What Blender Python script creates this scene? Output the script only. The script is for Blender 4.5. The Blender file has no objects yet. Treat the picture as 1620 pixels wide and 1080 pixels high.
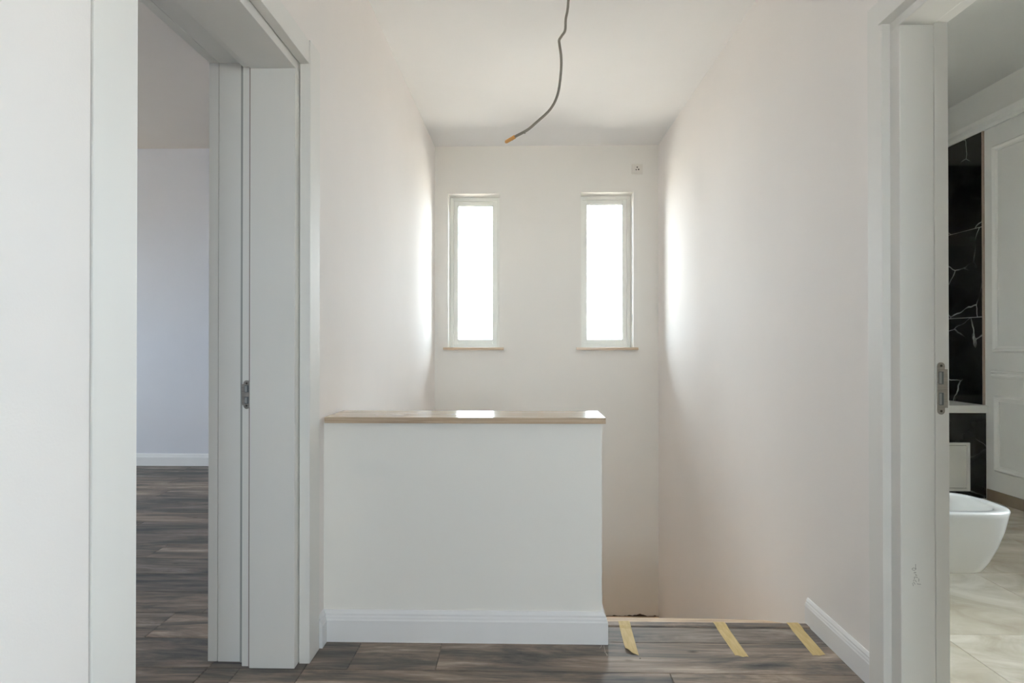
import bpy, bmesh, math, random
from mathutils import Vector, Matrix
random.seed(7)
sc = bpy.context.scene
C = sc.collection

# ------------------------------------------------------------------ camera, world, exposure
cd = bpy.data.cameras.new('camera'); cam = bpy.data.objects.new('camera', cd); C.objects.link(cam)
cd.sensor_width = 36.0; cd.lens = 20.0; cd.clip_start = 0.05
cam.location = (0, 0, 1.126)
cam.rotation_euler = (math.pi/2 + 0.005, 0, 0.0203)
sc.camera = cam
vs = sc.view_settings
vs.view_transform = 'Standard'; vs.look = 'None'; vs.gamma = 1.0; vs.use_curve_mapping = False
EXPOSURE = 0.48
SKY_COLOUR = (0.83, 0.915, 1.0); SKY_STRENGTH = 18.0
vs.exposure = EXPOSURE
sc.cycles.use_denoising = True
sc.cycles.max_bounces = 16; sc.cycles.diffuse_bounces = 10; sc.cycles.glossy_bounces = 4
sc.cycles.transparent_max_bounces = 12; sc.cycles.sample_clamp_indirect = 6.0
sc.cycles.caustics_reflective = False; sc.cycles.caustics_refractive = False
w = bpy.data.worlds.new('overcast_sky'); sc.world = w; w.use_nodes = True
bg = w.node_tree.nodes['Background']; bg.inputs[0].default_value = (*SKY_COLOUR, 1); bg.inputs[1].default_value = SKY_STRENGTH

sl = bpy.data.lights.new('sun', 'SUN'); sl.energy = 75.0; sl.color = (1.0, 0.86, 0.70); sl.angle = 0.01
sun = bpy.data.objects.new('sun', sl); C.objects.link(sun)
sun.rotation_euler = (math.radians(16), 0, math.radians(35))   # high sun: added unseen eaves keep it off the windows

def portal(name, loc, rot, sx, sy):
    l = bpy.data.lights.new(name, 'AREA'); l.shape = 'RECTANGLE'; l.size = sx; l.size_y = sy; l.cycles.is_portal = True
    o = bpy.data.objects.new(name, l); o.location = loc; o.rotation_euler = rot; C.objects.link(o)

# ------------------------------------------------------------------ materials
def new_mat(name, col=(0.8,0.8,0.8), rough=0.5, metal=0.0, spec=0.5):
    m = bpy.data.materials.new(name); m.use_nodes = True
    b = m.node_tree.nodes['Principled BSDF']
    b.inputs['Base Color'].default_value = (*col, 1); b.inputs['Roughness'].default_value = rough
    b.inputs['Metallic'].default_value = metal; b.inputs['Specular IOR Level'].default_value = spec
    return m, m.node_tree, b
def N(t, kind, **kw):
    n = t.nodes.new(kind)
    for k, v in kw.items(): setattr(n, k, v)
    return n
def ramp(t, stops):
    r = N(t, 'ShaderNodeValToRGB'); e = r.color_ramp.elements
    while len(e) < len(stops): e.new(0.5)
    for el, (p, c) in zip(e, stops): el.position = p; el.color = (*c, 1)
    return r
def mapped(t, scale, coord='Object', rnd=False):
    tc = N(t, 'ShaderNodeTexCoord'); mp = N(t, 'ShaderNodeMapping'); mp.inputs['Scale'].default_value = scale
    t.links.new(tc.outputs[coord], mp.inputs['Vector'])
    if rnd:
        oi = N(t, 'ShaderNodeObjectInfo'); vm = N(t, 'ShaderNodeVectorMath', operation='SCALE')
        vm.inputs[0].default_value = (37.1, 91.7, 53.3); t.links.new(oi.outputs['Random'], vm.inputs['Scale'])
        t.links.new(vm.outputs[0], mp.inputs['Location'])
    return mp
def noise(t, vec, scale, detail=3, rough=0.5, dist=0.0):
    n = N(t, 'ShaderNodeTexNoise'); n.inputs['Scale'].default_value = scale; n.inputs['Detail'].default_value = detail
    n.inputs['Roughness'].default_value = rough; n.inputs['Distortion'].default_value = dist
    t.links.new(vec.outputs[0], n.inputs['Vector']); return n
def mix(t, fac, a, b, mode='MIX'):
    m = N(t, 'ShaderNodeMix', data_type='RGBA', blend_type=mode)
    for sock, v in ((m.inputs[0], fac), (m.inputs[6], a), (m.inputs[7], b)):
        if hasattr(v, 'links') or hasattr(v, 'is_linked'): t.links.new(v, sock)
        elif isinstance(v, tuple): sock.default_value = (*v, 1)
        else: sock.default_value = v
    return m.outputs[2]
def bump(t, b, height, strength, dist=0.002):
    n = N(t, 'ShaderNodeBump'); n.inputs['Strength'].default_value = strength; n.inputs['Distance'].default_value = dist
    t.links.new(height, n.inputs['Height']); t.links.new(n.outputs[0], b.inputs['Normal'])

def paint(name, col, var=0.03, rough=0.85):
    m, t, b = new_mat(name, col, rough, spec=0.25)
    mp = mapped(t, (1,1,1)); n = noise(t, mp, 1.3, 4, 0.6)
    r = ramp(t, [(0.3, tuple(c*(1-var) for c in col)), (0.7, col)])
    t.links.new(n.outputs[0], r.inputs[0]); t.links.new(r.outputs[0], b.inputs['Base Color'])
    f = noise(t, mp, 220, 2); bump(t, b, f.outputs[0], 0.08)
    return m
M_wall = paint('wall_paint', (0.885, 0.855, 0.838))
M_stairwall = paint('stair_wall_paint', (0.885, 0.872, 0.84))
M_ceil = paint('ceiling_paint', (0.875, 0.875, 0.88))
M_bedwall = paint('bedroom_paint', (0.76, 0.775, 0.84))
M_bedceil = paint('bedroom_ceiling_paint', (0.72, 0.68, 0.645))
M_bathwall = paint('bathroom_paint', (0.70, 0.70, 0.67))
def lacquer(name, col, rough=0.55):
    m, t, b = new_mat(name, col, rough, spec=0.3)
    mp = mapped(t, (1,1,0.15)); n = noise(t, mp, 6, 3)
    r = ramp(t, [(0.3, tuple(c*0.975 for c in col)), (0.7, col)])
    t.links.new(n.outputs[0], r.inputs[0]); t.links.new(r.outputs[0], b.inputs['Base Color'])
    return m
M_door = lacquer('white_lacquer', (0.83, 0.826, 0.805))
M_base = lacquer('white_baseboard', (0.85, 0.855, 0.87))
M_pvc = lacquer('white_window_plastic', (0.92, 0.925, 0.89), 0.3)
M_plastic = lacquer('white_switch_plastic', (0.79, 0.765, 0.72), 0.4)
M_ceramic, _t, _b = new_mat('glazed_ceramic', (0.64, 0.635, 0.62), 0.08)
M_ceramic.node_tree.nodes['Principled BSDF'].inputs['Coat Weight'].default_value = 0.4
M_dark, _t, _b = new_mat('dark_hole', (0.03, 0.027, 0.022), 0.7)
M_steel, t, b = new_mat('brushed_steel', (0.50, 0.46, 0.42), 0.38, 1.0)
n = noise(t, mapped(t, (4, 4, 220)), 5, 2); r = ramp(t, [(0.3, (0.36,0.33,0.30)), (0.7, (0.56,0.53,0.49))])
t.links.new(n.outputs[0], r.inputs[0]); t.links.new(r.outputs[0], b.inputs['Base Color'])
M_pencil, _t, _b = new_mat('pencil_grey', (0.24, 0.24, 0.24), 0.8)
M_cable, _t, _b = new_mat('grey_cable_jacket', (0.20, 0.18, 0.15), 0.55)
M_orange, _t, _b = new_mat('orange_insulating_tape', (0.62, 0.30, 0.07), 0.5)

def glass():
    m = bpy.data.materials.new('window_glass'); m.use_nodes = True; t = m.node_tree; t.nodes.clear()
    o = N(t, 'ShaderNodeOutputMaterial'); mx = N(t, 'ShaderNodeMixShader'); tr = N(t, 'ShaderNodeBsdfTransparent'); g = N(t, 'ShaderNodeBsdfGlossy')
    tr.inputs[0].default_value = (0.95, 0.97, 0.96, 1); g.inputs['Roughness'].default_value = 0.02
    f = N(t, 'ShaderNodeFresnel'); f.inputs[0].default_value = 1.35
    t.links.new(f.outputs[0], mx.inputs[0]); t.links.new(tr.outputs[0], mx.inputs[1]); t.links.new(g.outputs[0], mx.inputs[2])
    t.links.new(mx.outputs[0], o.inputs[0]); return m
M_glass = glass()

# laminate: weathered grey-brown oak print, streaked along the board
M_lam, t, b = new_mat('weathered_oak_laminate', (0.2,0.17,0.15), 0.5, spec=0.28)
mp = mapped(t, (0.9, 6.5, 1), rnd=True); n1 = noise(t, mp, 1.7, 9, 0.68, 0.7)
r1 = ramp(t, [(0.31, (0.058,0.060,0.068)), (0.44, (0.150,0.137,0.129)), (0.55, (0.265,0.222,0.190)), (0.68, (0.460,0.400,0.350))])
t.links.new(n1.outputs[0], r1.inputs[0])
mp2 = mapped(t, (2.6, 60, 1), rnd=True); n2 = noise(t, mp2, 1.6, 7, 0.72, 0.6)
r2 = ramp(t, [(0.33, (0.55,0.55,0.56)), (0.60, (1.18,1.16,1.13))]); t.links.new(n2.outputs[0], r2.inputs[0])
c = mix(t, 0.75, r1.outputs[0], r2.outputs[0], 'MULTIPLY')
mp3 = mapped(t, (2.2, 5.0, 1), rnd=True); vo = N(t, 'ShaderNodeTexVoronoi'); vo.inputs['Scale'].default_value = 1.6
t.links.new(mp3.outputs[0], vo.inputs['Vector']); r3 = ramp(t, [(0.02, (0.25,0.22,0.20)), (0.09, (1,1,1))])
t.links.new(vo.outputs['Distance'], r3.inputs[0]); c = mix(t, 0.8, c, r3.outputs[0], 'MULTIPLY')
oi = N(t, 'ShaderNodeObjectInfo'); r4 = ramp(t, [(0.0, (0.66,0.70,0.76)), (0.5, (1.0,0.99,0.98)), (1.0, (1.28,1.21,1.14))])
t.links.new(oi.outputs['Random'], r4.inputs[0]); c = mix(t, 1.0, c, r4.outputs[0], 'MULTIPLY')
t.links.new(c, b.inputs['Base Color']); bump(t, b, n2.outputs[0], 0.15, 0.001)

# polished beige travertine, layered along x
def travertine(name, rough, light=1.0, scale=(1.0, 9, 26)):
    m, t, b = new_mat(name, (0.6,0.5,0.4), rough)
    n1 = noise(t, mapped(t, scale), 2.2, 5, 0.62, 0.8)
    r1 = ramp(t, [(0.30, tuple(light*x for x in (0.37,0.265,0.18))), (0.5, tuple(light*x for x in (0.52,0.40,0.285))), (0.72, tuple(light*x for x in (0.63,0.52,0.40)))])
    t.links.new(n1.outputs[0], r1.inputs[0]); t.links.new(r1.outputs[0], b.inputs['Base Color'])
    return m
M_cap = travertine('polished_travertine', 0.13)
M_sill = travertine('honed_travertine', 0.25, 1.15)
M_stair = travertine('raw_travertine', 0.6, 1.48)
M_strip = travertine('pale_raw_wood', 0.6, 1.25, (2, 30, 30))

# black marble with fine white veins
M_black, t, b = new_mat('black_marble', (0.01,0.01,0.01), 0.10, spec=0.35)
mp = mapped(t, (1,1,1), rnd=True); wn = noise(t, mp, 2.5, 4)
ad = N(t, 'ShaderNodeVectorMath', operation='MULTIPLY_ADD'); ad.inputs[1].default_value = (0.16,0.16,0.16)
t.links.new(wn.outputs['Color'], ad.inputs[0]); t.links.new(mp.outputs[0], ad.inputs[2])
vo = N(t, 'ShaderNodeTexVoronoi', feature='DISTANCE_TO_EDGE'); vo.inputs['Scale'].default_value = 2.6; t.links.new(ad.outputs[0], vo.inputs['Vector'])
r1 = ramp(t, [(0.0, (0.50,0.52,0.49)), (0.006, (0.10,0.105,0.10)), (0.014, (0.0,0.0,0.0))]); t.links.new(vo.outputs['Distance'], r1.inputs[0])
n2 = noise(t, mp, 3.0, 2); r2 = ramp(t, [(0.42, (0,0,0)), (0.58, (1,1,1))]); t.links.new(n2.outputs[0], r2.inputs[0])
v = mix(t, 1.0, r1.outputs[0], r2.outputs[0], 'MULTIPLY')
n3 = noise(t, mp, 5, 5); r3 = ramp(t, [(0.4, (0.004,0.004,0.004)), (0.8, (0.022,0.024,0.022))]); t.links.new(n3.outputs[0], r3.inputs[0])
c = mix(t, 1.0, v, r3.outputs[0], 'ADD'); t.links.new(c, b.inputs['Base Color'])
M_edge, _t, _b = new_mat('raw_plaster_edge', (0.33,0.26,0.21), 0.9)
M_grout, _t, _b = new_mat('pale_grout', (0.55,0.54,0.50), 0.8)

# bathroom floor: pale marbled porcelain
def porcelain(name, a, bcol, rough):
    m, t, b = new_mat(name, a, rough)
    n1 = noise(t, mapped(t, (1.0,1.6,1), rnd=True), 2.0, 6, 0.6, 1.6); r1 = ramp(t, [(0.30, a), (0.66, bcol)])
    t.links.new(n1.outputs[0], r1.inputs[0]); t.links.new(r1.outputs[0], b.inputs['Base Color']); return m
M_tile = porcelain('marbled_porcelain', (0.42,0.36,0.27), (0.68,0.63,0.54), 0.25)
M_skirt = porcelain('beige_stone_skirting', (0.21,0.17,0.125), (0.29,0.24,0.18), 0.3)
M_tape, t, b = new_mat('masking_tape', (0.66,0.50,0.22), 0.6)
n1 = noise(t, mapped(t, (90, 14, 1)), 1.0, 4); r1 = ramp(t, [(0.3, (0.56,0.41,0.17)), (0.7, (0.70,0.55,0.27))])
t.links.new(n1.outputs[0], r1.inputs[0]); t.links.new(r1.outputs[0], b.inputs['Base Color'])
b.inputs['Transmission Weight'].default_value = 0.0
M_ground, _t, _b = new_mat('outside_paving', (0.50, 0.46, 0.41), 0.9)
M_conc, t, b = new_mat('screed', (0.40,0.37,0.33), 0.9)

# ------------------------------------------------------------------ geometry helpers
def add_box(bm, x0, x1, y0, y1, z0, z1, bev=0.0, seg=2):
    vs_ = [bm.verts.new(p) for p in ((x0,y0,z0),(x1,y0,z0),(x1,y1,z0),(x0,y1,z0),(x0,y0,z1),(x1,y0,z1),(x1,y1,z1),(x0,y1,z1))]
    fs = [bm.faces.new([vs_[i] for i in q]) for q in ((0,3,2,1),(4,5,6,7),(0,1,5,4),(1,2,6,5),(2,3,7,6),(3,0,4,7))]
    if bev > 0:
        es = list({e for f in fs for e in f.edges})
        bmesh.ops.bevel(bm, geom=es, offset=bev, segments=seg, profile=0.7, affect='EDGES')
def add_prism(bm, prof, axis, a, b, place):
    """profile of 2-D points swept from a to b; place(u, v, s) -> world point"""
    r0 = [bm.verts.new(place(u, v, a)) for u, v in prof]; r1 = [bm.verts.new(place(u, v, b)) for u, v in prof]
    n = len(prof)
    for i in range(n): bm.faces.new([r0[i], r0[(i+1) % n], r1[(i+1) % n], r1[i]])
    bm.faces.new(r0[::-1]); bm.faces.new(r1)
def add_tube(bm, pts, rad, n=10):
    rings = []
    for i, p in enumerate(pts):
        d = (pts[min(i+1, len(pts)-1)] - pts[max(i-1, 0)]).normalized()
        u = d.orthogonal().normalized() if i == 0 else (rings_u - d*rings_u.dot(d)).normalized()
        rings_u = u; v_ = d.cross(u); r = rad[i] if isinstance(rad, list) else rad
        rings.append([bm.verts.new(p + (u*math.cos(k*2*math.pi/n) + v_*math.sin(k*2*math.pi/n))*r) for k in range(n)])
    for a, b_ in zip(rings, rings[1:]):
        for k in range(n): bm.faces.new([a[k], a[(k+1) % n], b_[(k+1) % n], b_[k]])
    bm.faces.new(rings[0][::-1]); bm.faces.new(rings[-1])
def add_disc(bm, c, r, depth, n=20):  # short cylinder with its axis along y (front at c.y)
    a = [bm.verts.new((c[0]+r*math.cos(k*2*math.pi/n), c[1], c[2]+r*math.sin(k*2*math.pi/n))) for k in range(n)]
    b_ = [bm.verts.new((v.co.x, c[1]+depth, v.co.z)) for v in a]
    bm.faces.new(a); bm.faces.new(b_[::-1])
    for k in range(n): bm.faces.new([a[k], b_[k], b_[(k+1) % n], a[(k+1) % n]])
def obj(name, bm, mat, parent=None, smooth=False, origin=None):
    bmesh.ops.recalc_face_normals(bm, faces=bm.faces[:])
    me = bpy.data.meshes.new(name)
    if origin is not None: bmesh.ops.translate(bm, verts=bm.verts[:], vec=-Vector(origin))
    bm.to_mesh(me); bm.free(); me.materials.append(mat)
    for p in me.polygons: p.use_smooth = smooth
    o = bpy.data.objects.new(name, me); C.objects.link(o)
    if origin is not None: o.location = Vector(origin)
    if parent is not None:
        o.parent = parent; q = parent
        while q is not None: o.location = o.location - q.location; q = q.parent
    return o
def struct(name, bm, mat, origin=None):
    o = obj(name, bm, mat, None, False, origin); o['kind'] = 'structure'; return o
def boxes(name, mat, lst, parent=None, bev=0.0, origin=None, kind=None):
    bm = bmesh.new()
    for q in lst: add_box(bm, *q, bev=bev)
    o = obj(name, bm, mat, parent, False, origin)
    if kind: o['kind'] = kind
    return o
def thing(name, label, cat, loc, group=None):
    o = bpy.data.objects.new(name, None); o.empty_display_size = 0.05; C.objects.link(o); o.location = loc
    o['label'] = label; o['category'] = cat
    if group: o['group'] = group
    return o
def root(name, loc):
    o = bpy.data.objects.new(name, None); o.empty_display_size = 0.05; C.objects.link(o); o.location = loc; o['kind'] = 'structure'; return o
def pierced(x0, x1, z0, z1, holes):
    """rectangles (x0,x1,z0,z1) that fill a wall face around holes, cut on the holes' own lines"""
    xs = sorted({x0, x1, *[h[0] for h in holes], *[h[1] for h in holes]}); out = []
    for a, b_ in zip(xs, xs[1:]):
        cuts = sorted([(h[2], h[3]) for h in holes if h[0] <= a and h[1] >= b_]); z = z0
        for c0, c1 in cuts:
            if c0 > z: out.append((a, b_, z, c0))
            z = c1
        if z < z1: out.append((a, b_, z, z1))
    return out

# ------------------------------------------------------------------ sizes of the place (metres; camera looks along +y)
XL, XR, YB = -0.765, 1.150, 4.88          # hall and stairwell
ZC, ZC_BED, ZC_BATH = 2.83, 2.95, 3.00
Y0 = -3.0
XBED0, XBED1, YBED0, YBED1 = -6.4, -1.10, -0.6, 5.23
XBA0, XBA1, YBA0, YBA1 = 1.30, 3.38, 0.0, 5.05
YDECK = 4.225                             # front of the raised ledge at the end of the bathroom
ZLOW = -2.7
W1 = (-0.648, -0.207, 1.100, 2.420); W2 = (0.491, 0.939, 1.100, 2.428)

# ------------------------------------------------------------------ walls
def wall_y(name, y0, y1, x0, x1, z0, z1, holes, mat):     # a wall across the view
    return boxes(name, mat, [(a, b_, y0, y1, c0, c1) for a, b_, c0, c1 in pierced(x0, x1, z0, z1, holes)], kind='structure')
def wall_x(name, x0, x1, y0, y1, z0, z1, holes, mat):     # a wall along the view
    return boxes(name, mat, [(x0, x1, a, b_, c0, c1) for a, b_, c0, c1 in pierced(y0, y1, z0, z1, holes)], kind='structure')
wall_y('wall_back', YB, YB+0.30, XBED1, XBA0, ZLOW, 3.1, [W1, W2], M_stairwall)
LD0, LD1, LDZ = 0.988, 2.096, 2.206       # rough opening of the door on the left
wall_x('wall_left', XBED1, XL, Y0, YB, ZLOW, 3.1, [(LD0, LD1, -0.2, LDZ)], M_wall)
RD0, RD1, RDZ = 0.80, 1.893, 2.225
wr = wall_x('wall_right', XR, XBA0, -0.2, YB, ZLOW, 3.1, [(RD0, RD1, -0.2, RDZ)], M_wall)
HB = (0.35, 1.78, 0.95, 2.10)            # unseen window added behind the camera to fill the hall with light
XH = 3.30                                  # unseen widening of the hall, added so window light reaches the left jamb
wall_y('wall_front', Y0-0.3, Y0, XBED1, XH+0.3, -0.3, 3.1, [HB], M_wall)
wall_x('wall_added_hall_right', XH, XH+0.3, Y0, -0.2, -0.3, 3.1, [], M_wall)
boxes('wall_added_hall_side', M_wall, [(XBA0, XH, -0.21, -0.2, 0, ZC)], kind='structure')
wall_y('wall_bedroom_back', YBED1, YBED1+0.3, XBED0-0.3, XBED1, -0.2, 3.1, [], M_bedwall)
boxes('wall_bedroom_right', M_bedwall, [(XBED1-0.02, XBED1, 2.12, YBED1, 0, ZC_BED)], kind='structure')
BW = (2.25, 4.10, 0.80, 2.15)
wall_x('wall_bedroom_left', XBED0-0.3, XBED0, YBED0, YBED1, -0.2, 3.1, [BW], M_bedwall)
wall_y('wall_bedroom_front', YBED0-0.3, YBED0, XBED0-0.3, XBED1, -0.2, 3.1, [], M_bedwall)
wall_y('wall_bathroom_back', YBA1, YBA1+0.25, XBA0, XBA1+0.3, -0.2, 3.2, [], M_bathwall)
TW = (1.75, 3.02, 0.88, 2.28)
wall_x('wall_bathroom_right', XBA1, XBA1+0.3, YBA0, YBA1, -0.2, 3.2, [TW], M_bathwall)
wall_y('wall_bathroom_front', YBA0-0.2, YBA0, XBA0, XBA1+0.3, -0.2, 3.2, [], M_bathwall)
boxes('wall_bathroom_service', M_bathwall, [(XBA0, 1.58, 2.2, 3.15, 0, 1.1)], kind='structure')
boxes('ceiling', M_ceil, [(XBED1, XBA0, Y0-0.3, YB+0.3, ZC, 3.2), (XBA0, XH+0.3, Y0-0.3, -0.2, ZC, 3.2)], kind='structure')
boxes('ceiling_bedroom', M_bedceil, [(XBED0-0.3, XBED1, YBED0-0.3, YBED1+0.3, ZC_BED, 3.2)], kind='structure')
boxes('ceiling_bathroom', M_bathwall, [(XBA0, XBA1+0.3, YBA0-0.2, YBA1+0.25, ZC_BATH, 3.3)], kind='structure')
boxes('sun_block_roof', M_ceil, [(XBED0-1.1, XBA1+1.1, Y0-1.1, YBED1+0.32, 3.3, 3.5)], kind='structure')  # unseen slab, its overhang added to keep direct sun off the windows
boxes('ground', M_ground, [(-60, 60, -60, 60, -3.4, -3.3)], kind='structure')

# half wall at the head of the stairs
HX1, HY0, HY1, HZ = 0.297, 2.165, 2.335, 0.828
boxes('wall_middle', M_stairwall, [(XL, HX1, HY0, HY1, -0.2, HZ)], bev=0.003, kind='structure')

# ------------------------------------------------------------------ floors
LAND = 2.325
fl = boxes('floor', M_conc, [(XL, XR, Y0, LAND, -0.2, -0.009), (XR, XH, Y0, -0.2, -0.2, -0.009), (XBED0, XBED1, YBED0, YBED1, -0.2, -0.009), (XBED1, XL, LD0, LD1, -0.2, -0.009)], kind='structure')
def plank(x0, x1, y0, y1):
    cx, cy = (x0+x1)/2, (y0+y1)/2
    bm = bmesh.new(); g = 0.0006
    a, b_, c0, c1 = x0-cx+g, x1-cx-g, y0-cy+g, y1-cy-g; e = 0.0022
    lo = [bm.verts.new(p) for p in ((a,c0,-0.009),(b_,c0,-0.009),(b_,c1,-0.009),(a,c1,-0.009))]
    mi = [bm.verts.new(p) for p in ((a,c0,-e*0.8),(b_,c0,-e*0.8),(b_,c1,-e*0.8),(a,c1,-e*0.8))]
    hi = [bm.verts.new(p) for p in ((a+e,c0+e,0),(b_-e,c0+e,0),(b_-e,c1-e,0),(a+e,c1-e,0))]
    for q, s in ((lo, mi), (mi, hi)):
        for i in range(4): bm.faces.new([q[i], q[(i+1)%4], s[(i+1)%4], s[i]])
    bm.faces.new(hi); bm.faces.new(lo[::-1])
    o = obj('plank', bm, M_lam, fl); o.location = (cx, cy, 0)
PW, PL = 0.20, 1.28
SPECIAL = {0: [-0.612, -0.306, 1.2], -1: [-0.985, 0.50], 1: [-1.46], 2: [-1.35], 5: [-2.0], 9: [-3.3]}
def rows(x0, x1, y0, y1):
    k0 = math.floor((y0-1.965)/PW); k1 = math.ceil((y1-1.965)/PW)
    for k in range(k0, k1):
        a, b_ = max(y0, 1.965+k*PW), min(y1, 1.965+(k+1)*PW)
        if b_-a < 0.012: continue
        if k in SPECIAL:
            js = SPECIAL[k][:]; j = js[0]-PL
            while j > -6.5: js.append(j); j -= PL
            j = max(SPECIAL[k])+PL
            while j < 3.4: js.append(j); j += PL
        else:
            off = (k*0.437*PL) % PL; js = [-7.6+off+i*PL for i in range(10)]
        xs = [x0] + sorted(j for j in js if x0+0.02 < j < x1-0.02) + [x1]
        for p, q in zip(xs, xs[1:]): plank(p, q, a, b_)
rows(XL+0.003, XR+0.0, Y0+0.003, 1.965-1e-6)
rows(XL+0.003, XR+0.0, 1.965, 2.165)
rows(HX1+0.01, XR+0.0, 2.165, 2.283)
rows(XR, XH-0.003, Y0+0.003, -0.213)
rows(XBED0+0.01, XBED1, YBED0+0.01, YBED1-0.004)
rows(XBED1, XL+0.003, LD0, LD1)
# stair nosing strip of the same laminate and the raw strip beyond it
bm = bmesh.new()
add_prism(bm, [(2.2835,-0.009),(2.2835,0.0005),(2.288,0.0035),(2.316,0.0035),(LAND,0.0005),(LAND,-0.03),(2.318,-0.03),(2.318,-0.009)], 'x', HX1+0.01, XR, lambda u, v, s: (s, u, v))
nos = obj('stair_nosing', bm, M_lam, fl)
bm = bmesh.new()
add_prism(bm, [(HX1+0.01,LAND+0.001),(1.05,LAND+0.001),(0.98,2.350),(0.75,2.358),(HX1+0.01,2.362)], 'z', -0.03, 0.0, lambda u, v, s: (u, v, s))
st = struct('trim_1', bm, M_strip)
fb = boxes('floor_bathroom', M_grout, [(XBA0, XBA1, YBA0, YBA1, -0.2, -0.008), (XR, XBA0, RD0, RD1, -0.2, -0.008)], kind='structure')
def ftile(x0, x1, y0, y1):
    bm = bmesh.new(); cx, cy = (x0+x1)/2, (y0+y1)/2; g = 0.0008
    add_box(bm, x0-cx+g, x1-cx-g, y0-cy+g, y1-cy-g, -0.008, 0, bev=0.0012, seg=1)
    o = obj('tile', bm, M_tile, fb); o.location = (cx, cy, 0)
xs = [XBA0, 1.62, 2.22, 2.82, XBA1]; ys = [0, 0.45, 1.05, 1.65, 2.25, 2.85, 3.45, YDECK]
for a, b_ in zip(xs, xs[1:]):
    for c0, c1 in zip(ys, ys[1:]): ftile(a, b_, c0, c1)
ftile(XR+0.003, XBA0, RD0, RD1)

# ------------------------------------------------------------------ staircase going down behind the half wall
stair = root('staircase', (0, LAND, 0))
R, T = 0.17, 0.262
for k in range(1, 7):
    y = 2.33 + (k-1)*T
    boxes('step', M_stair, [(0.21, XR, y, y+T+0.03, -R*k-0.20, -R*k)], stair, bev=0.004)
YL = 2.33+6*T
boxes('landing', M_stair, [(XL, XR, YL, YB, -1.40, -1.19)], stair, bev=0.003)
for k in range(1, 9):
    y = YL - (k-1)*T
    boxes('step', M_stair, [(XL, 0.19, y-T-0.03, y, -1.19-R*k-0.20, -1.19-R*k)], stair, bev=0.004)
boxes('floor_lower', M_stair, [(XL, XR, -0.3, YB, ZLOW, ZLOW+0.05)], kind='structure')
boxes('wall_lower', M_stairwall, [(XL, XR, -0.3, -0.2, ZLOW, -0.2)], kind='structure')

# ------------------------------------------------------------------ baseboards
def prof(h, th):
    return [(0,0),(th,0),(th,h*0.70),(th*0.86,h*0.745),(th*0.80,h*0.80),(th*0.62,h*0.845),(th*0.62,h*0.90),(th*0.42,h*0.955),(th*0.25,h),(0,h)]
def baseboard(name, pts, h, th, mat=M_base, z=0.0):
    """mitred run along pts (room side on the right hand of the direction of travel)"""
    bm = bmesh.new(); P = [Vector((p[0], p[1])) for p in pts]; rings = []
    pf = prof(h, th)
    for i, p in enumerate(P):
        nrm = []
        if i > 0: d = (P[i]-P[i-1]).normalized(); nrm.append(Vector((d.y, -d.x)))
        if i < len(P)-1: d = (P[i+1]-P[i]).normalized(); nrm.append(Vector((d.y, -d.x)))
        m = sum(nrm, Vector((0,0))); m = m / m.dot(nrm[0]) if len(nrm) == 2 else nrm[0]
        rings.append([bm.verts.new((p.x+m.x*u, p.y+m.y*u, z+v)) for u, v in pf])
    n = len(pf)
    for a, b_ in zip(rings, rings[1:]):
        for k in range(n): bm.faces.new([a[k], a[(k+1)%n], b_[(k+1)%n], b_[k]])
    bm.faces.new(rings[0][::-1]); bm.faces.new(rings[-1])
    return struct(name, bm, mat)
# short return on the left wall, along the half wall, round its free end
baseboard('baseboard_middle', [(XL, 2.098), (XL, HY0), (HX1, HY0), (HX1, LAND)], 0.115, 0.020)
baseboard('baseboard_right', [(XR, LAND+0.003), (XR, RD1+0.0)], 0.103, 0.014)
baseboard('baseboard_bedroom', [(XBED0, YBED1), (XBED1-0.02, YBED1)], 0.112, 0.018)
baseboard('baseboard_bedroom_left', [(XBED0, YBED0), (XBED0, YBED1)], 0.112, 0.018)
baseboard('baseboard_left', [(XL, Y0), (XL, LD0-0.004)], 0.103, 0.014)
boxes('baseboard_bathroom_right', M_skirt, [(XBA1-0.011, XBA1, YBA0, YDECK-0.012, 0, 0.078)], bev=0.002, kind='structure')

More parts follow.
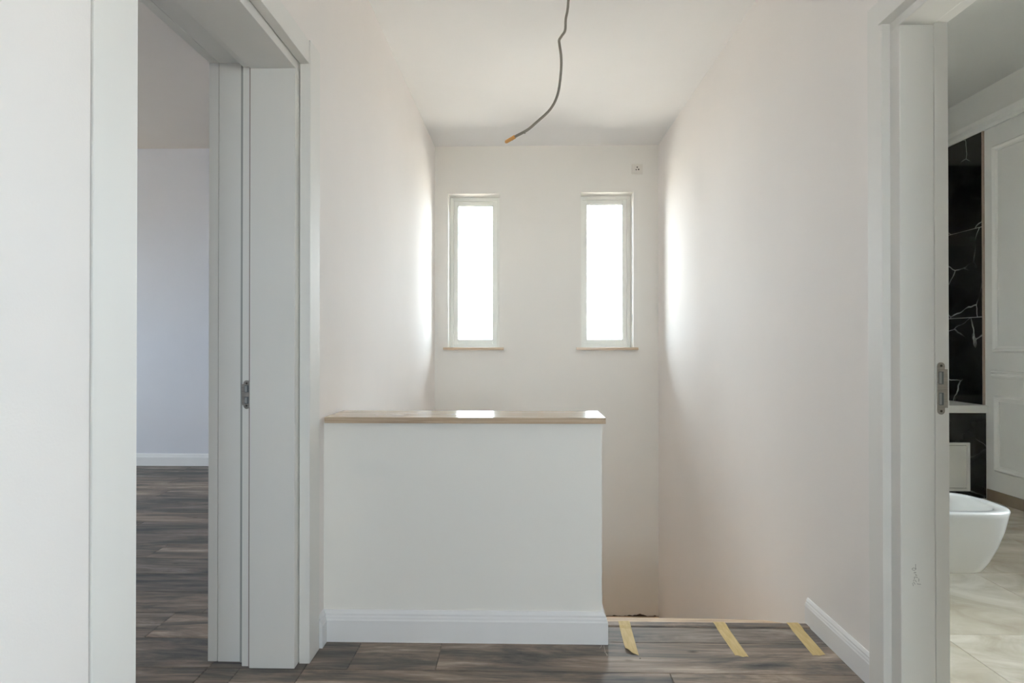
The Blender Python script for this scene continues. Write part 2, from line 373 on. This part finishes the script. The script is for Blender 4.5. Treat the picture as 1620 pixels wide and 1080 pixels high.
# ------------------------------------------------------------------ door frames
def strike(parent, sx, x_in, x_out, y, z0, z1, lip):
    """strike plate on a face that looks along -y; x_in nearer the hall, x_out the rebate side, lip further out"""
    a, b_ = min(x_in, x_out), max(x_in, x_out); r = (b_-a)/2; cx = (a+b_)/2
    bm = bmesh.new(); pts = []
    for k in range(9): t_ = math.pi*k/8; pts.append((cx+r*math.cos(t_), z1-r+r*math.sin(t_)))
    for k in range(9): t_ = math.pi+math.pi*k/8; pts.append((cx+r*math.cos(t_), z0+r+r*math.sin(t_)))
    add_prism(bm, pts, 'y', y-0.0018, y+0.0004, lambda u, v, s: (u, s, v))
    h = z1-z0; e = x_out
    l0, l1 = min(e, e+sx*lip), max(e, e+sx*lip)
    add_box(bm, l0-0.001, l1, y-0.0017, y+0.0004, z0+h*0.13, z1-h*0.135)
    p = obj('strike_plate', bm, M_steel, parent)
    p['label'] = 'brushed steel strike plate with two latch holes'
    for f0, f1 in ((0.176, 0.42), (0.58, 0.82)):
        hx0, hx1 = cx-r*0.64, cx+r*0.64
        bm = bmesh.new(); add_box(bm, hx0, hx1, y-0.0022, y-0.0016, z1-h*f1, z1-h*f0)
        q = obj('latch_hole', bm, M_hole, p)
        bm = bmesh.new(); add_box(bm, hx0+0.0012, hx0+(hx1-hx0)*0.62, y-0.0025, y-0.0021, z1-h*f1+0.002, z1-h*f0-0.002)
        obj('latch_edge', bm, M_latch, p)
    for zz in (z0+r*0.95, z1-r*0.95):
        bm = bmesh.new(); add_disc(bm, (cx, y-0.0030, zz), r*0.30, 0.0012, 14)
        add_box(bm, cx-r*0.2, cx+r*0.2, y-0.0033, y-0.0028, zz-0.0006, zz+0.0006)
        obj('screw', bm, M_screw, p)
M_latch, _t, _b = new_mat('latch_box_lip', (0.42, 0.43, 0.43), 0.4, 0.2)
M_hole, _t, _b = new_mat('latch_box_grey', (0.16, 0.18, 0.19), 0.4, 0.3)
M_screw, _t, _b = new_mat('dark_screw', (0.10, 0.09, 0.08), 0.4, 0.8)

B = 0.0022
M_gasket_shade, _t, _b = new_mat('grey_gasket_and_shade', (0.38, 0.39, 0.38), 0.6)  # real window gaskets, and the painted shade strips in the door rebate
d1 = root('door_1', (-0.80, 1.53, 0))
HO, HI, HS, HC = 2.090, 2.101, 2.129, 2.120       # soffits: lining, stop strip, rebate, casing
boxes('casing', M_door, [(-0.792, -0.755, 1.997, 2.093, 0, 2.204)], d1, bev=B)
boxes('casing', M_door, [(-0.792, -0.762, 0.991, 1.107, 0, 2.204)], d1, bev=0.003)
boxes('head_casing', M_door, [(-0.792, -0.759, 1.107, 1.997, HC, 2.200)], d1, bev=B)
boxes('lining', M_door, [(-0.955, -0.796, 1.965, 2.094, 0, HO)], d1, bev=B)
boxes('lining', M_door, [(-0.955, -0.796, 0.994, 1.138, 0, HO)], d1, bev=B)
boxes('head_lining', M_door, [(-0.955, -0.796, 0.994, 2.094, HO, 2.2)], d1, bev=B)
boxes('stop', M_door, [(-0.9865, -0.9588, 1.977, 2.094, 0, HI)], d1, bev=0.0015)
boxes('stop', M_door, [(-0.9865, -0.9588, 0.994, 1.126, 0, HI)], d1, bev=0.0015)
boxes('head_stop', M_door, [(-0.9865, -0.9588, 0.994, 2.094, HI, 2.2)], d1, bev=0.0015)
boxes('rebate', M_door, [(-1.086, -0.9895, 2.004, 2.094, 0, HS)], d1, bev=0.0015)
boxes('rebate', M_door, [(-1.086, -0.9895, 0.994, 1.098, 0, HS)], d1, bev=0.0015)
boxes('head_rebate', M_door, [(-1.086, -0.9895, 0.994, 2.094, HS, 2.2)], d1, bev=0.0015)
boxes('outer_casing', M_door, [(-1.122, -1.0885, 2.005, 2.118, 0, 2.21)], d1, bev=0.002)
boxes('outer_casing', M_door, [(-1.122, -1.0885, 0.970, 1.084, 0, 2.21)], d1, bev=0.002)
boxes('head_outer_casing', M_door, [(-1.122, -1.0885, 1.084, 2.005, HS+0.001, 2.21)], d1, bev=0.002)
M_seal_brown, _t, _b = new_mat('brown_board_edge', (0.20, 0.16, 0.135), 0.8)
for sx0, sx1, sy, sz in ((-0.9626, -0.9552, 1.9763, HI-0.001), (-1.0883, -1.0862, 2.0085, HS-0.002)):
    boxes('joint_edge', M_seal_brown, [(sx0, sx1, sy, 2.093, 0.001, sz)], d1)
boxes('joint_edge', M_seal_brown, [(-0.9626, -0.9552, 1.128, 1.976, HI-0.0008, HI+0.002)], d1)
boxes('rebate_shade', M_gasket_shade, [(-1.0042, -0.9876, 1.1, 2.0036, HS-0.005, HS-0.0003)], d1)  # grey strip painted in for the shade under the head rebate
boxes('rebate_shade', M_gasket_shade, [(-1.0042, -0.9876, 1.999, 2.0036, 0.001, HS-0.0055)], d1)  # grey strip standing in for contact shade beside the stop
strike(d1, -1, -0.9592, -0.9815, 1.977, 0.9, 1.0, 0.006)

d2 = root('door_2', (1.2, 1.33, 0))
HO2, HC2 = 2.110, 2.137
boxes('casing', M_door, [(1.130, 1.168, 1.815, 1.890, 0, 2.22)], d2, bev=0.003)
boxes('casing', M_door, [(1.130, 1.168, 0.804, 0.880, 0, 2.22)], d2, bev=0.003)
boxes('head_casing', M_door, [(1.122, 1.168, 0.868, 1.822, HC2, 2.22)], d2, bev=0.002)
boxes('lining', M_door, [(1.156, 1.2605, 1.770, 1.891, 0, HO2)], d2, bev=0.004)
boxes('lining', M_door, [(1.156, 1.2605, 0.805, 0.915, 0, HO2)], d2, bev=0.004)
boxes('head_lining', M_door, [(1.156, 1.2605, 0.805, 1.891, HO2, 2.22)], d2, bev=0.003)
boxes('stop', M_door, [(1.2620, 1.304, 1.771, 1.891, 0, HO2+0.006)], d2, bev=0.002)
boxes('stop', M_door, [(1.2620, 1.304, 0.805, 0.914, 0, HO2+0.006)], d2, bev=0.002)
boxes('head_stop', M_door, [(1.2620, 1.304, 0.805, 1.891, HO2+0.006, 2.22)], d2, bev=0.002)
boxes('joint_edge', M_seal_brown, [(1.2606, 1.2619, 1.7745, 1.890, 0.001, HO2-0.002)], d2)
strike(d2, 1, 1.2675, 1.290, 1.771, 0.911, 1.071, 0.009)
# pencil scribble on the lining
def ribbon(bm, pts, wdt, y):
    P = [Vector((p[0], p[1])) for p in pts]
    for a, b_ in zip(P, P[1:]):
        d = (b_-a).normalized(); nn = Vector((-d.y, d.x))*wdt/2; a2, b2 = a-d*wdt*0.3, b_+d*wdt*0.3
        bm.faces.new([bm.verts.new((q.x, y, q.y)) for q in (a2-nn, b2-nn, b2+nn, a2+nn)])
bm = bmesh.new()
def px(u, v): return (1.187 + (u-180)/18*0.00193, 0.4535 - (v-240)/18*0.00196)
strokes = [[(300,240),(298,320),(310,380)], [(250+52*math.cos(k*0.5236), 378+32*math.sin(k*0.5236)) for k in range(13)],
           [(250,462),(310,478),(252,492)], [(285,525),(335,555),(300,548)], [(265,662),(262,603),(330,603),(352,622)],
           [(236,712),(247,680)], [(276,690),(322,736)], [(235,740),(262,770),(280,805)], [(380,640),(392,690),(380,725)], [(340,790),(390,803),(445,805)], [(210,770),(235,850)]]
for s in strokes: ribbon(bm, [px(*q) for q in s], 0.0011, 1.7694)
o = obj('pencil_writing', bm, M_pencil, d2); o['label'] = 'faint grey pencil scribble running up the jamb'

# ------------------------------------------------------------------ windows
def window(name, h, y, n_label):
    x0, x1, z0, z1 = h; yf = y+0.135
    rt = root(name, ((x0+x1)/2, y, z0))
    fw, sw = 0.030, 0.036
    boxes('window_frame', M_pvc, [(x0, x0+fw, yf, yf+0.07, z0, z1), (x1-fw, x1, yf, yf+0.07, z0, z1), (x0+fw, x1-fw, yf, yf+0.07, z0, z0+fw), (x0+fw, x1-fw, yf, yf+0.07, z1-fw, z1)], rt, bev=0.002)
    a, b_, c0, c1 = x0+fw, x1-fw, z0+fw, z1-fw
    boxes('sash', M_pvc, [(a, a+sw, yf+0.012, yf+0.06, c0, c1), (b_-sw, b_, yf+0.012, yf+0.06, c0, c1), (a+sw, b_-sw, yf+0.012, yf+0.06, c0, c0+sw), (a+sw, b_-sw, yf+0.012, yf+0.06, c1-sw, c1)], rt, bev=0.004)
    e = 0.004; a += sw; b_ -= sw; c0 += sw; c1 -= sw
    g = boxes('gasket', M_gasket_shade, [(a, a+e, yf+0.022, yf+0.03, c0, c1), (b_-e, b_, yf+0.022, yf+0.03, c0, c1), (a+e, b_-e, yf+0.022, yf+0.03, c0, c0+e), (a+e, b_-e, yf+0.022, yf+0.03, c1-e, c1)], rt)
    boxes('pane', M_glass, [(a, b_, yf+0.030, yf+0.034, c0, c1)], rt)
    s = boxes('window_sill', M_sill, [(x0-0.040, x1+0.037, y-0.030, y, z0-0.022, z0-0.001), (x0+0.001, x1-0.001, y-0.002, yf, z0-0.022, z0-0.001)], rt, bev=0.002)
    s['label'] = 'thin beige stone sill'
    return rt
window('window_1', W1, YB, 1); window('window_2', W2, YB, 2)
for wn_ in (W1, W2):
    portal('daylight_portal', ((wn_[0]+wn_[1])/2, YB+0.31, (wn_[2]+wn_[3])/2), (-math.pi/2, 0, 0), wn_[1]-wn_[0], wn_[3]-wn_[2])
def big_window(name, axis, a0, a1, z0, z1, p0, p1, nmul):
    """plain casement set in a wall: axis 'x' = wall across the view, 'y' = wall along it; p0..p1 is the frame's depth"""
    rt = root(name, (((a0+a1)/2, p0, z0) if axis == 'x' else (p0, (a0+a1)/2, z0)))
    def bx(u0, u1, w0, w1, d0=p0, d1=p1): return (u0, u1, d0, d1, w0, w1) if axis == 'x' else (d0, d1, u0, u1, w0, w1)
    f = 0.06; ls = [bx(a0, a0+f, z0, z1), bx(a1-f, a1, z0, z1), bx(a0+f, a1-f, z0, z0+f), bx(a0+f, a1-f, z1-f, z1)]
    for k in range(1, nmul+1):
        m = a0+(a1-a0)*k/(nmul+1); ls.append(bx(m-f/2, m+f/2, z0+f, z1-f))
    boxes('window_frame', M_pvc, ls, rt, bev=0.003)
    mid = (p0+p1)/2; edges = [a0+f] + [a0+(a1-a0)*k/(nmul+1) for k in range(1, nmul+1)] + [a1-f]
    for k in range(nmul+1):
        u0 = edges[k] + (f/2 if k else 0); u1 = edges[k+1] - (f/2 if k < nmul else 0)
        boxes('pane', M_glass, [bx(u0, u1, z0+f, z1-f, mid-0.003, mid+0.003)], rt)
big_window('hall_fill_window', 'x', HB[0], HB[1], HB[2], HB[3], Y0-0.20, Y0-0.13, 1)
big_window('window_4', 'y', BW[0], BW[1], BW[2], BW[3], XBED0-0.20, XBED0-0.13, 1)
big_window('window_5', 'y', TW[0], TW[1], TW[2], TW[3], XBA1+0.13, XBA1+0.20, 0)
portal('daylight_portal', ((HB[0]+HB[1])/2, Y0-0.31, (HB[2]+HB[3])/2), (math.pi/2, 0, 0), HB[1]-HB[0], HB[3]-HB[2])
portal('daylight_portal', (XBED0-0.31, (BW[0]+BW[1])/2, (BW[2]+BW[3])/2), (0, -math.pi/2, 0), BW[3]-BW[2], BW[1]-BW[0])
portal('daylight_portal', (XBA1+0.31, (TW[0]+TW[1])/2, (TW[2]+TW[3])/2), (0, math.pi/2, 0), TW[3]-TW[2], TW[1]-TW[0])

# ------------------------------------------------------------------ bathroom wall details
def mould_frame(name, y0, y1, z0, z1, wd=0.045, th=0.018):
    """picture-frame moulding on the right bathroom wall (looks towards -x), mitred"""
    bm = bmesh.new(); pf = [(0,0),(0.006,th*0.55),(0.014,th),(wd*0.5,th*0.8),(wd*0.7,th*0.45),(wd,th*0.3),(wd,0)]
    cs = [(y0,z0,1,1),(y1,z0,-1,1),(y1,z1,-1,-1),(y0,z1,1,-1)]
    rg = [[bm.verts.new((XBA1-t_, cy+sy*u, cz+sz*u)) for u, t_ in pf] for cy, cz, sy, sz in cs]; n = len(pf)
    for i in range(4):
        a, b_ = rg[i], rg[(i+1)%4]
        for k in range(n): bm.faces.new([a[k], a[(k+1)%n], b_[(k+1)%n], b_[k]])
    return struct(name, bm, M_bathtrim)
M_bathtrim = lacquer('bathroom_moulding', (0.76, 0.76, 0.73), 0.5)
mould_frame('trim_2', 3.10, 4.165, 1.068, 2.550)
mould_frame('trim_3', 3.10, 4.155, 0.215, 0.762)
bm = bmesh.new()
add_prism(bm, [(0,0.886),(0.012,0.888),(0.020,0.902),(0.014,0.915),(0.022,0.926),(0.018,0.937),(0,0.937)], 'y', 2.6, 4.165, lambda u, v, s: (XBA1-u, s, v))
struct('trim_4', bm, M_bathtrim)
bm = bmesh.new()
add_prism(bm, [(0,2.690),(0.018,2.690),(0.022,2.715),(0.045,2.735),(0.052,2.765),(0.030,2.772),(0,2.772)], 'y', YBA0, YBA1, lambda u, v, s: (XBA1-u, s, v))
struct('trim_5', bm, M_bathtrim)
# black marble: cladding on the right wall past the edge strip, on the end wall, and on the apron under the ledge
LEDGE = 0.652
clad = boxes('wall_marble', M_grout, [(XBA1-0.006, XBA1-0.0005, YDECK+0.02, YBA1, LEDGE, 2.69), (XBA0, XBA1-0.006, YBA1-0.006, YBA1-0.0005, LEDGE, 2.69),
                                      (XBA0, XBA1-0.0005, YDECK+0.008, YDECK+0.03, 0, LEDGE-0.001)], kind='structure')
def mtile(x0, x1, y0, y1, z0, z1):
    c = Vector(((x0+x1)/2, (y0+y1)/2, (z0+z1)/2)); g = 0.0018; bm = bmesh.new()
    gx, gy, gz = [0 if q < 0.02 else g for q in (x1-x0, y1-y0, z1-z0)]
    add_box(bm, x0-c.x+gx, x1-c.x-gx, y0-c.y+gy, y1-c.y-gy, z0-c.z+gz, z1-c.z-gz, bev=0.0008, seg=1)
    o = obj('tile', bm, M_black, clad); o.location = c
ZJ = [LEDGE+0.03, 1.328, 1.990, 2.69]; XJ = [XBA0+0.002, 1.56, 2.16, 2.76, XBA1-0.002]
for z0, z1 in zip(ZJ, ZJ[1:]):
    for y0, y1 in ((YDECK+0.022, 4.83), (4.83, YBA1-0.014)): mtile(XBA1-0.014, XBA1-0.006, y0, y1, z0, z1)
    for x0, x1 in zip(XJ[:-1], XJ[1:-1]+[XBA1-0.015]): mtile(x0, x1, YBA1-0.014, YBA1-0.006, z0, z1)
for x0, x1 in zip(XJ, XJ[1:]): mtile(x0, x1, YDECK, YDECK+0.008, 0.001, LEDGE-0.004)
lg = boxes('ledge', M_bathtrim, [(XBA0+0.002, XBA1-0.001, YDECK-0.012, YBA1-0.001, LEDGE-0.026, LEDGE+0.028)], clad, bev=0.004)
lg['label'] = 'white ledge on the black marble apron'
ed = boxes('edge_strip', M_edge, [(XBA1-0.013, XBA1-0.0005, YDECK+0.010, YDECK+0.021, LEDGE+0.03, 2.69)], clad)
ed['label'] = 'raw unpainted plaster edge'
PY = YDECK-0.0095
ap = thing('access_panel', 'white square access panel set low in the black marble apron', 'panel', (3.06, YDECK-0.001, 0.056))
boxes('panel_frame', M_bathtrim, [(2.86, 2.88, PY, YDECK-0.0005, 0.056, 0.409), (3.232, 3.254, PY, YDECK-0.0005, 0.056, 0.409), (2.88, 3.232, PY, YDECK-0.0005, 0.389, 0.409), (2.88, 3.232, PY, YDECK-0.0005, 0.056, 0.076)], ap, bev=0.002)
boxes('panel_door', M_bathtrim, [(2.883, 3.229, PY+0.003, YDECK-0.0005, 0.079, 0.386)], ap, bev=0.002)

# ------------------------------------------------------------------ things
# stone slab on the half wall
bm = bmesh.new(); add_box(bm, XL+0.012, 0.308, 2.138, 2.358, HZ, HZ+0.023, bev=0.002)
cap = obj('stone_slab', bm, M_cap, None, False, (-0.22, 2.248, HZ))
cap['label'] = 'long polished beige travertine slab capping the white half wall'; cap['category'] = 'ledge'

# cable
PX = [(899.3,0),(896,24),(895,41),(889.5,53),(884.5,65.5),(884.4,75.5),(887.3,95.5),(887.3,115.5),(883,144.5),(871,168),(849,191),(836.7,205.5),(826.7,213.8),(815.5,218.6),(810,219.6),(800,220.4)]
DC = 1.50
cpts = [Vector((0.134, DC, ZC)), Vector((0.132, DC, 2.62)), Vector((0.126, DC, 2.4)), Vector((0.121, DC, 2.2))]
cpts += [Vector(((x-828.3)/900*DC, DC + 0.02*math.sin(i*0.9), 1.126+(544.5-y)/900*DC)) for i, (x, y) in enumerate(PX)]
def smooth_path(P, n=5):
    out = []
    for i in range(len(P)-1):
        p0, p1, p2, p3 = P[max(i-1,0)], P[i], P[i+1], P[min(i+2, len(P)-1)]
        for k in range(n):
            s = k/n; out.append(0.5*((2*p1)+(p2-p0)*s+(2*p0-5*p1+4*p2-p3)*s*s+(3*p1-p0-3*p2+p3)*s**3))
    return out+[P[-1]]
cb = thing('ceiling_cable', 'thin bent grey electric cable hanging bare from the ceiling', 'cable', (0.134, DC, ZC))
bm = bmesh.new(); add_tube(bm, smooth_path(cpts[:-1]), 0.0035, 10); obj('cable_jacket', bm, M_cable, cb, True)
bm = bmesh.new(); e0, e1 = cpts[-3], cpts[-1]
add_tube(bm, [e0, e0.lerp(e1, 0.1), e0.lerp(e1, 0.9), e1], [0.0038, 0.0050, 0.0048, 0.0040], 10); o = obj('tape_tip', bm, M_orange, cb, True); o['label'] = 'orange insulating tape round the cable end'
bm = bmesh.new(); q = cpts[-4]; add_tube(bm, [q + Vector((0,-0.003,0)), q + Vector((0.005,-0.004,-0.003)), q + Vector((0.008,-0.004,-0.0025))], 0.0012, 6); obj('stripped_wire', bm, M_cable, cb, True)
bm = bmesh.new(); add_tube(bm, [Vector((0.134, DC, ZC-0.003)), Vector((0.134, DC, ZC))], 0.02, 16); obj('ceiling_outlet', bm, M_dark, cb, True)

# socket plate high on the back wall
sk = thing('wall_socket', 'small white square socket plate high on wall above a window', 'socket', (0.972, YB, 2.580))
bm = bmesh.new(); add_box(bm, 0.926, 1.018, YB-0.008, YB-0.0003, 2.578, 2.666, bev=0.004); obj('face_plate', bm, M_plastic, sk)
bm = bmesh.new(); add_box(bm, 0.938, 1.006, YB-0.0105, YB-0.007, 2.590, 2.652, bev=0.002); obj('insert', bm, M_plastic, sk)
bm = bmesh.new(); add_disc(bm, (0.972, YB-0.0115, 2.6225), 0.021, 0.002, 28); obj('socket_face', bm, M_plastic, sk)
for hx, hz, hr in ((0.970, 2.637, 0.0058), (0.961, 2.616, 0.0050), (0.982, 2.618, 0.0065)):
    bm = bmesh.new(); add_disc(bm, (hx, YB-0.0122, hz), hr, 0.001, 14); obj('pin_hole', bm, M_dark, sk)

# masking tape
def tape(label, top, bot, torn, lift):
    """top/bot: (x left, x right, y); torn: offsets of the torn end; lift: curl of the near left corner"""
    bm = bmesh.new(); nx, ny = 8, 16; g = {}
    for j in range(ny+1):
        s = j/ny
        for i in range(nx+1):
            u = i/nx
            x = (top[0]*(1-u)+top[1]*u)*(1-s) + (bot[0]*(1-u)+bot[1]*u)*s
            tr = torn[0]*(1-u) + torn[1]*u + torn[2]*math.sin(u*9.0)
            y = top[2]*(1-s) + (bot[2]+tr)*s
            z = 0.0008 + 0.0042*max(0.0, min(1.0, (y-2.277)/0.008)) * (1 if y < 2.320 else max(0.0, 1-(y-2.320)/0.01*0.8))
            if s > 0.72: z += lift*((s-0.72)/0.28)**2*max(0, 1-u*1.15)
            g[i, j] = bm.verts.new((x, y, z))
    for j in range(ny):
        for i in range(nx): bm.faces.new([g[i,j], g[i+1,j], g[i+1,j+1], g[i,j+1]])
    lo = {k: bm.verts.new(v.co - Vector((0, 0, 0.0004))) for k, v in g.items()}
    for j in range(ny):
        for i in range(nx): bm.faces.new([lo[i,j+1], lo[i+1,j+1], lo[i+1,j], lo[i,j]])
    rim = [(i,0) for i in range(nx)]+[(nx,j) for j in range(ny)]+[(i,ny) for i in range(nx,0,-1)]+[(0,j) for j in range(ny,0,-1)]
    for p, q in zip(rim, rim[1:]+rim[:1]): bm.faces.new([g[p], lo[p], lo[q], g[q]])
    o = obj('masking_tape_strip', bm, M_tape, None, False, ((top[0]+top[1])/2, (top[2]+bot[2])/2, 0))
    o['label'] = label; o['category'] = 'tape'; o['group'] = 'masking tape strips on the stair edge'
tape('yellow masking tape strip beside the half wall, its near end curling up', (0.384, 0.430, 2.330), (0.375, 0.417, 2.085), (0.018, -0.014, 0.004), 0.010)
tape('middle of the three yellow masking tape strips on the stair edge', (0.765, 0.812, 2.328), (0.766, 0.811, 2.076), (0.004, -0.006, 0.004), 0.0)
tape('yellow masking tape strip nearest the right hand baseboard', (1.060, 1.107, 2.326), (1.047, 1.095, 2.088), (-0.002, 0.003, 0.002), 0.0)

# wall-hung bidet, nose towards +x
bd = thing('bidet', 'white ceramic wall hung bidet beyond the bathroom doorway', 'bidet', (1.58, 2.675, 0.12))
def outline(xn, hw, n=40, ex=2.9, xw=1.581, xc=1.95):
    pts = []
    for k in range(n+1):
        a = -math.pi/2 + math.pi*k/n; c0, s0 = math.cos(a), math.sin(a)
        pts.append((xc+(xn-xc)*abs(c0)**(2/ex), hw*math.copysign(abs(s0)**(2/ex), s0)))
    return [(xw, -hw)] + pts + [(xw, hw)]
bm = bmesh.new(); rings = []
for xn, hw, z in ((1.98,0.120,0.118),(2.035,0.132,0.120),(2.060,0.138,0.128),(2.090,0.150,0.170),(2.122,0.166,0.235),(2.148,0.180,0.310),(2.162,0.188,0.375),(2.166,0.190,0.392),(2.162,0.187,0.399),(2.150,0.178,0.400)):
    rings.append([bm.verts.new((x, 2.675+y, z)) for x, y in outline(xn, hw)])
def inner(xn, hw, z, xw): return [bm.verts.new((x, 2.675+y, z)) for x, y in outline(xn, hw, xw=xw)]
for xn, hw, z, xw in ((2.112,0.152,0.400,1.74),(2.106,0.146,0.395,1.75),(2.104,0.144,0.365,1.752),(2.096,0.138,0.30,1.76),(2.06,0.11,0.262,1.80),(1.98,0.03,0.255,1.88)): rings.append(inner(xn, hw, z, xw))
n = len(rings[0])
for a, b_ in zip(rings, rings[1:]):
    for k in range(n): bm.faces.new([a[k], a[(k+1)%n], b_[(k+1)%n], b_[k]])
bm.faces.new(rings[0][::-1]); bm.faces.new(rings[-1])
obj('bowl', bm, M_ceramic, bd, True)
bm = bmesh.new(); add_tube(bm, [Vector((1.93, 2.675, 0.2555)), Vector((1.93, 2.675, 0.259))], 0.022, 20); obj('drain', bm, M_steel, bd)

# dark uneven line where the stairwell walls meet the landing
M_dark_brown, _t, _b = new_mat('dark_brown', (0.10, 0.075, 0.055), 0.8)
bm = bmesh.new(); top = []; n = 60
for k in range(n+1):
    x = 0.20 + (XR-0.20)*k/n
    top.append((x, 0.003 + 0.004*math.sin(k*0.9) + 0.003*math.sin(k*2.3) + (0.014*math.exp(-((x-0.98)/0.06)**2))))
lo0 = [bm.verts.new((x, YB-0.004, -1.19)) for x, h in top]; hi0 = [bm.verts.new((x, YB-0.004, -1.19+max(0.002, h))) for x, h in top]
lo1 = [bm.verts.new((x, YB-0.0003, -1.19)) for x, h in top]; hi1 = [bm.verts.new((x, YB-0.0003, -1.19+max(0.002, h))) for x, h in top]
for k in range(n):
    bm.faces.new([lo0[k], lo0[k+1], hi0[k+1], hi0[k]]); bm.faces.new([hi0[k], hi0[k+1], hi1[k+1], hi1[k]]); bm.faces.new([lo1[k+1], lo1[k], hi1[k], hi1[k+1]]); bm.faces.new([lo0[k+1], lo0[k], lo1[k], lo1[k+1]])
bm.faces.new([lo0[0], hi0[0], hi1[0], lo1[0]]); bm.faces.new([lo0[n], lo1[n], hi1[n], hi0[n]])
struct('trim_7', bm, M_dark_brown)

# pale scratches and a dark speck in the laminate by the end of the half wall
M_scratch, _t, _b = new_mat('pale_scratch', (0.55, 0.50, 0.44), 0.8)
bm = bmesh.new()
def flat_ribbon(bm, pts, wdt, z):
    P = [Vector(p) for p in pts]
    for a, b_ in zip(P, P[1:]):
        d = (b_-a).normalized(); nn = Vector((-d.y, d.x))*wdt/2
        bm.faces.new([bm.verts.new((q.x, q.y, z)) for q in (a-nn, b_-nn, b_+nn, a+nn)])
for pts in ([(0.300,2.140),(0.299,2.10),(0.302,2.068)], [(0.292,2.142),(0.288,2.128),(0.281,2.120)], [(0.300,2.10),(0.296,2.090)], [(0.301,2.085),(0.306,2.072)]):
    flat_ribbon(bm, pts, 0.0016, 0.0004)
o = obj('scratch', bm, M_scratch, fl); o['label'] = 'pale scratches in the laminate'
bm = bmesh.new(); add_tube(bm, [Vector((0.418, 2.055, 0.0001)), Vector((0.418, 2.055, 0.0006))], 0.003, 10); obj('speck', bm, M_dark_brown, fl)
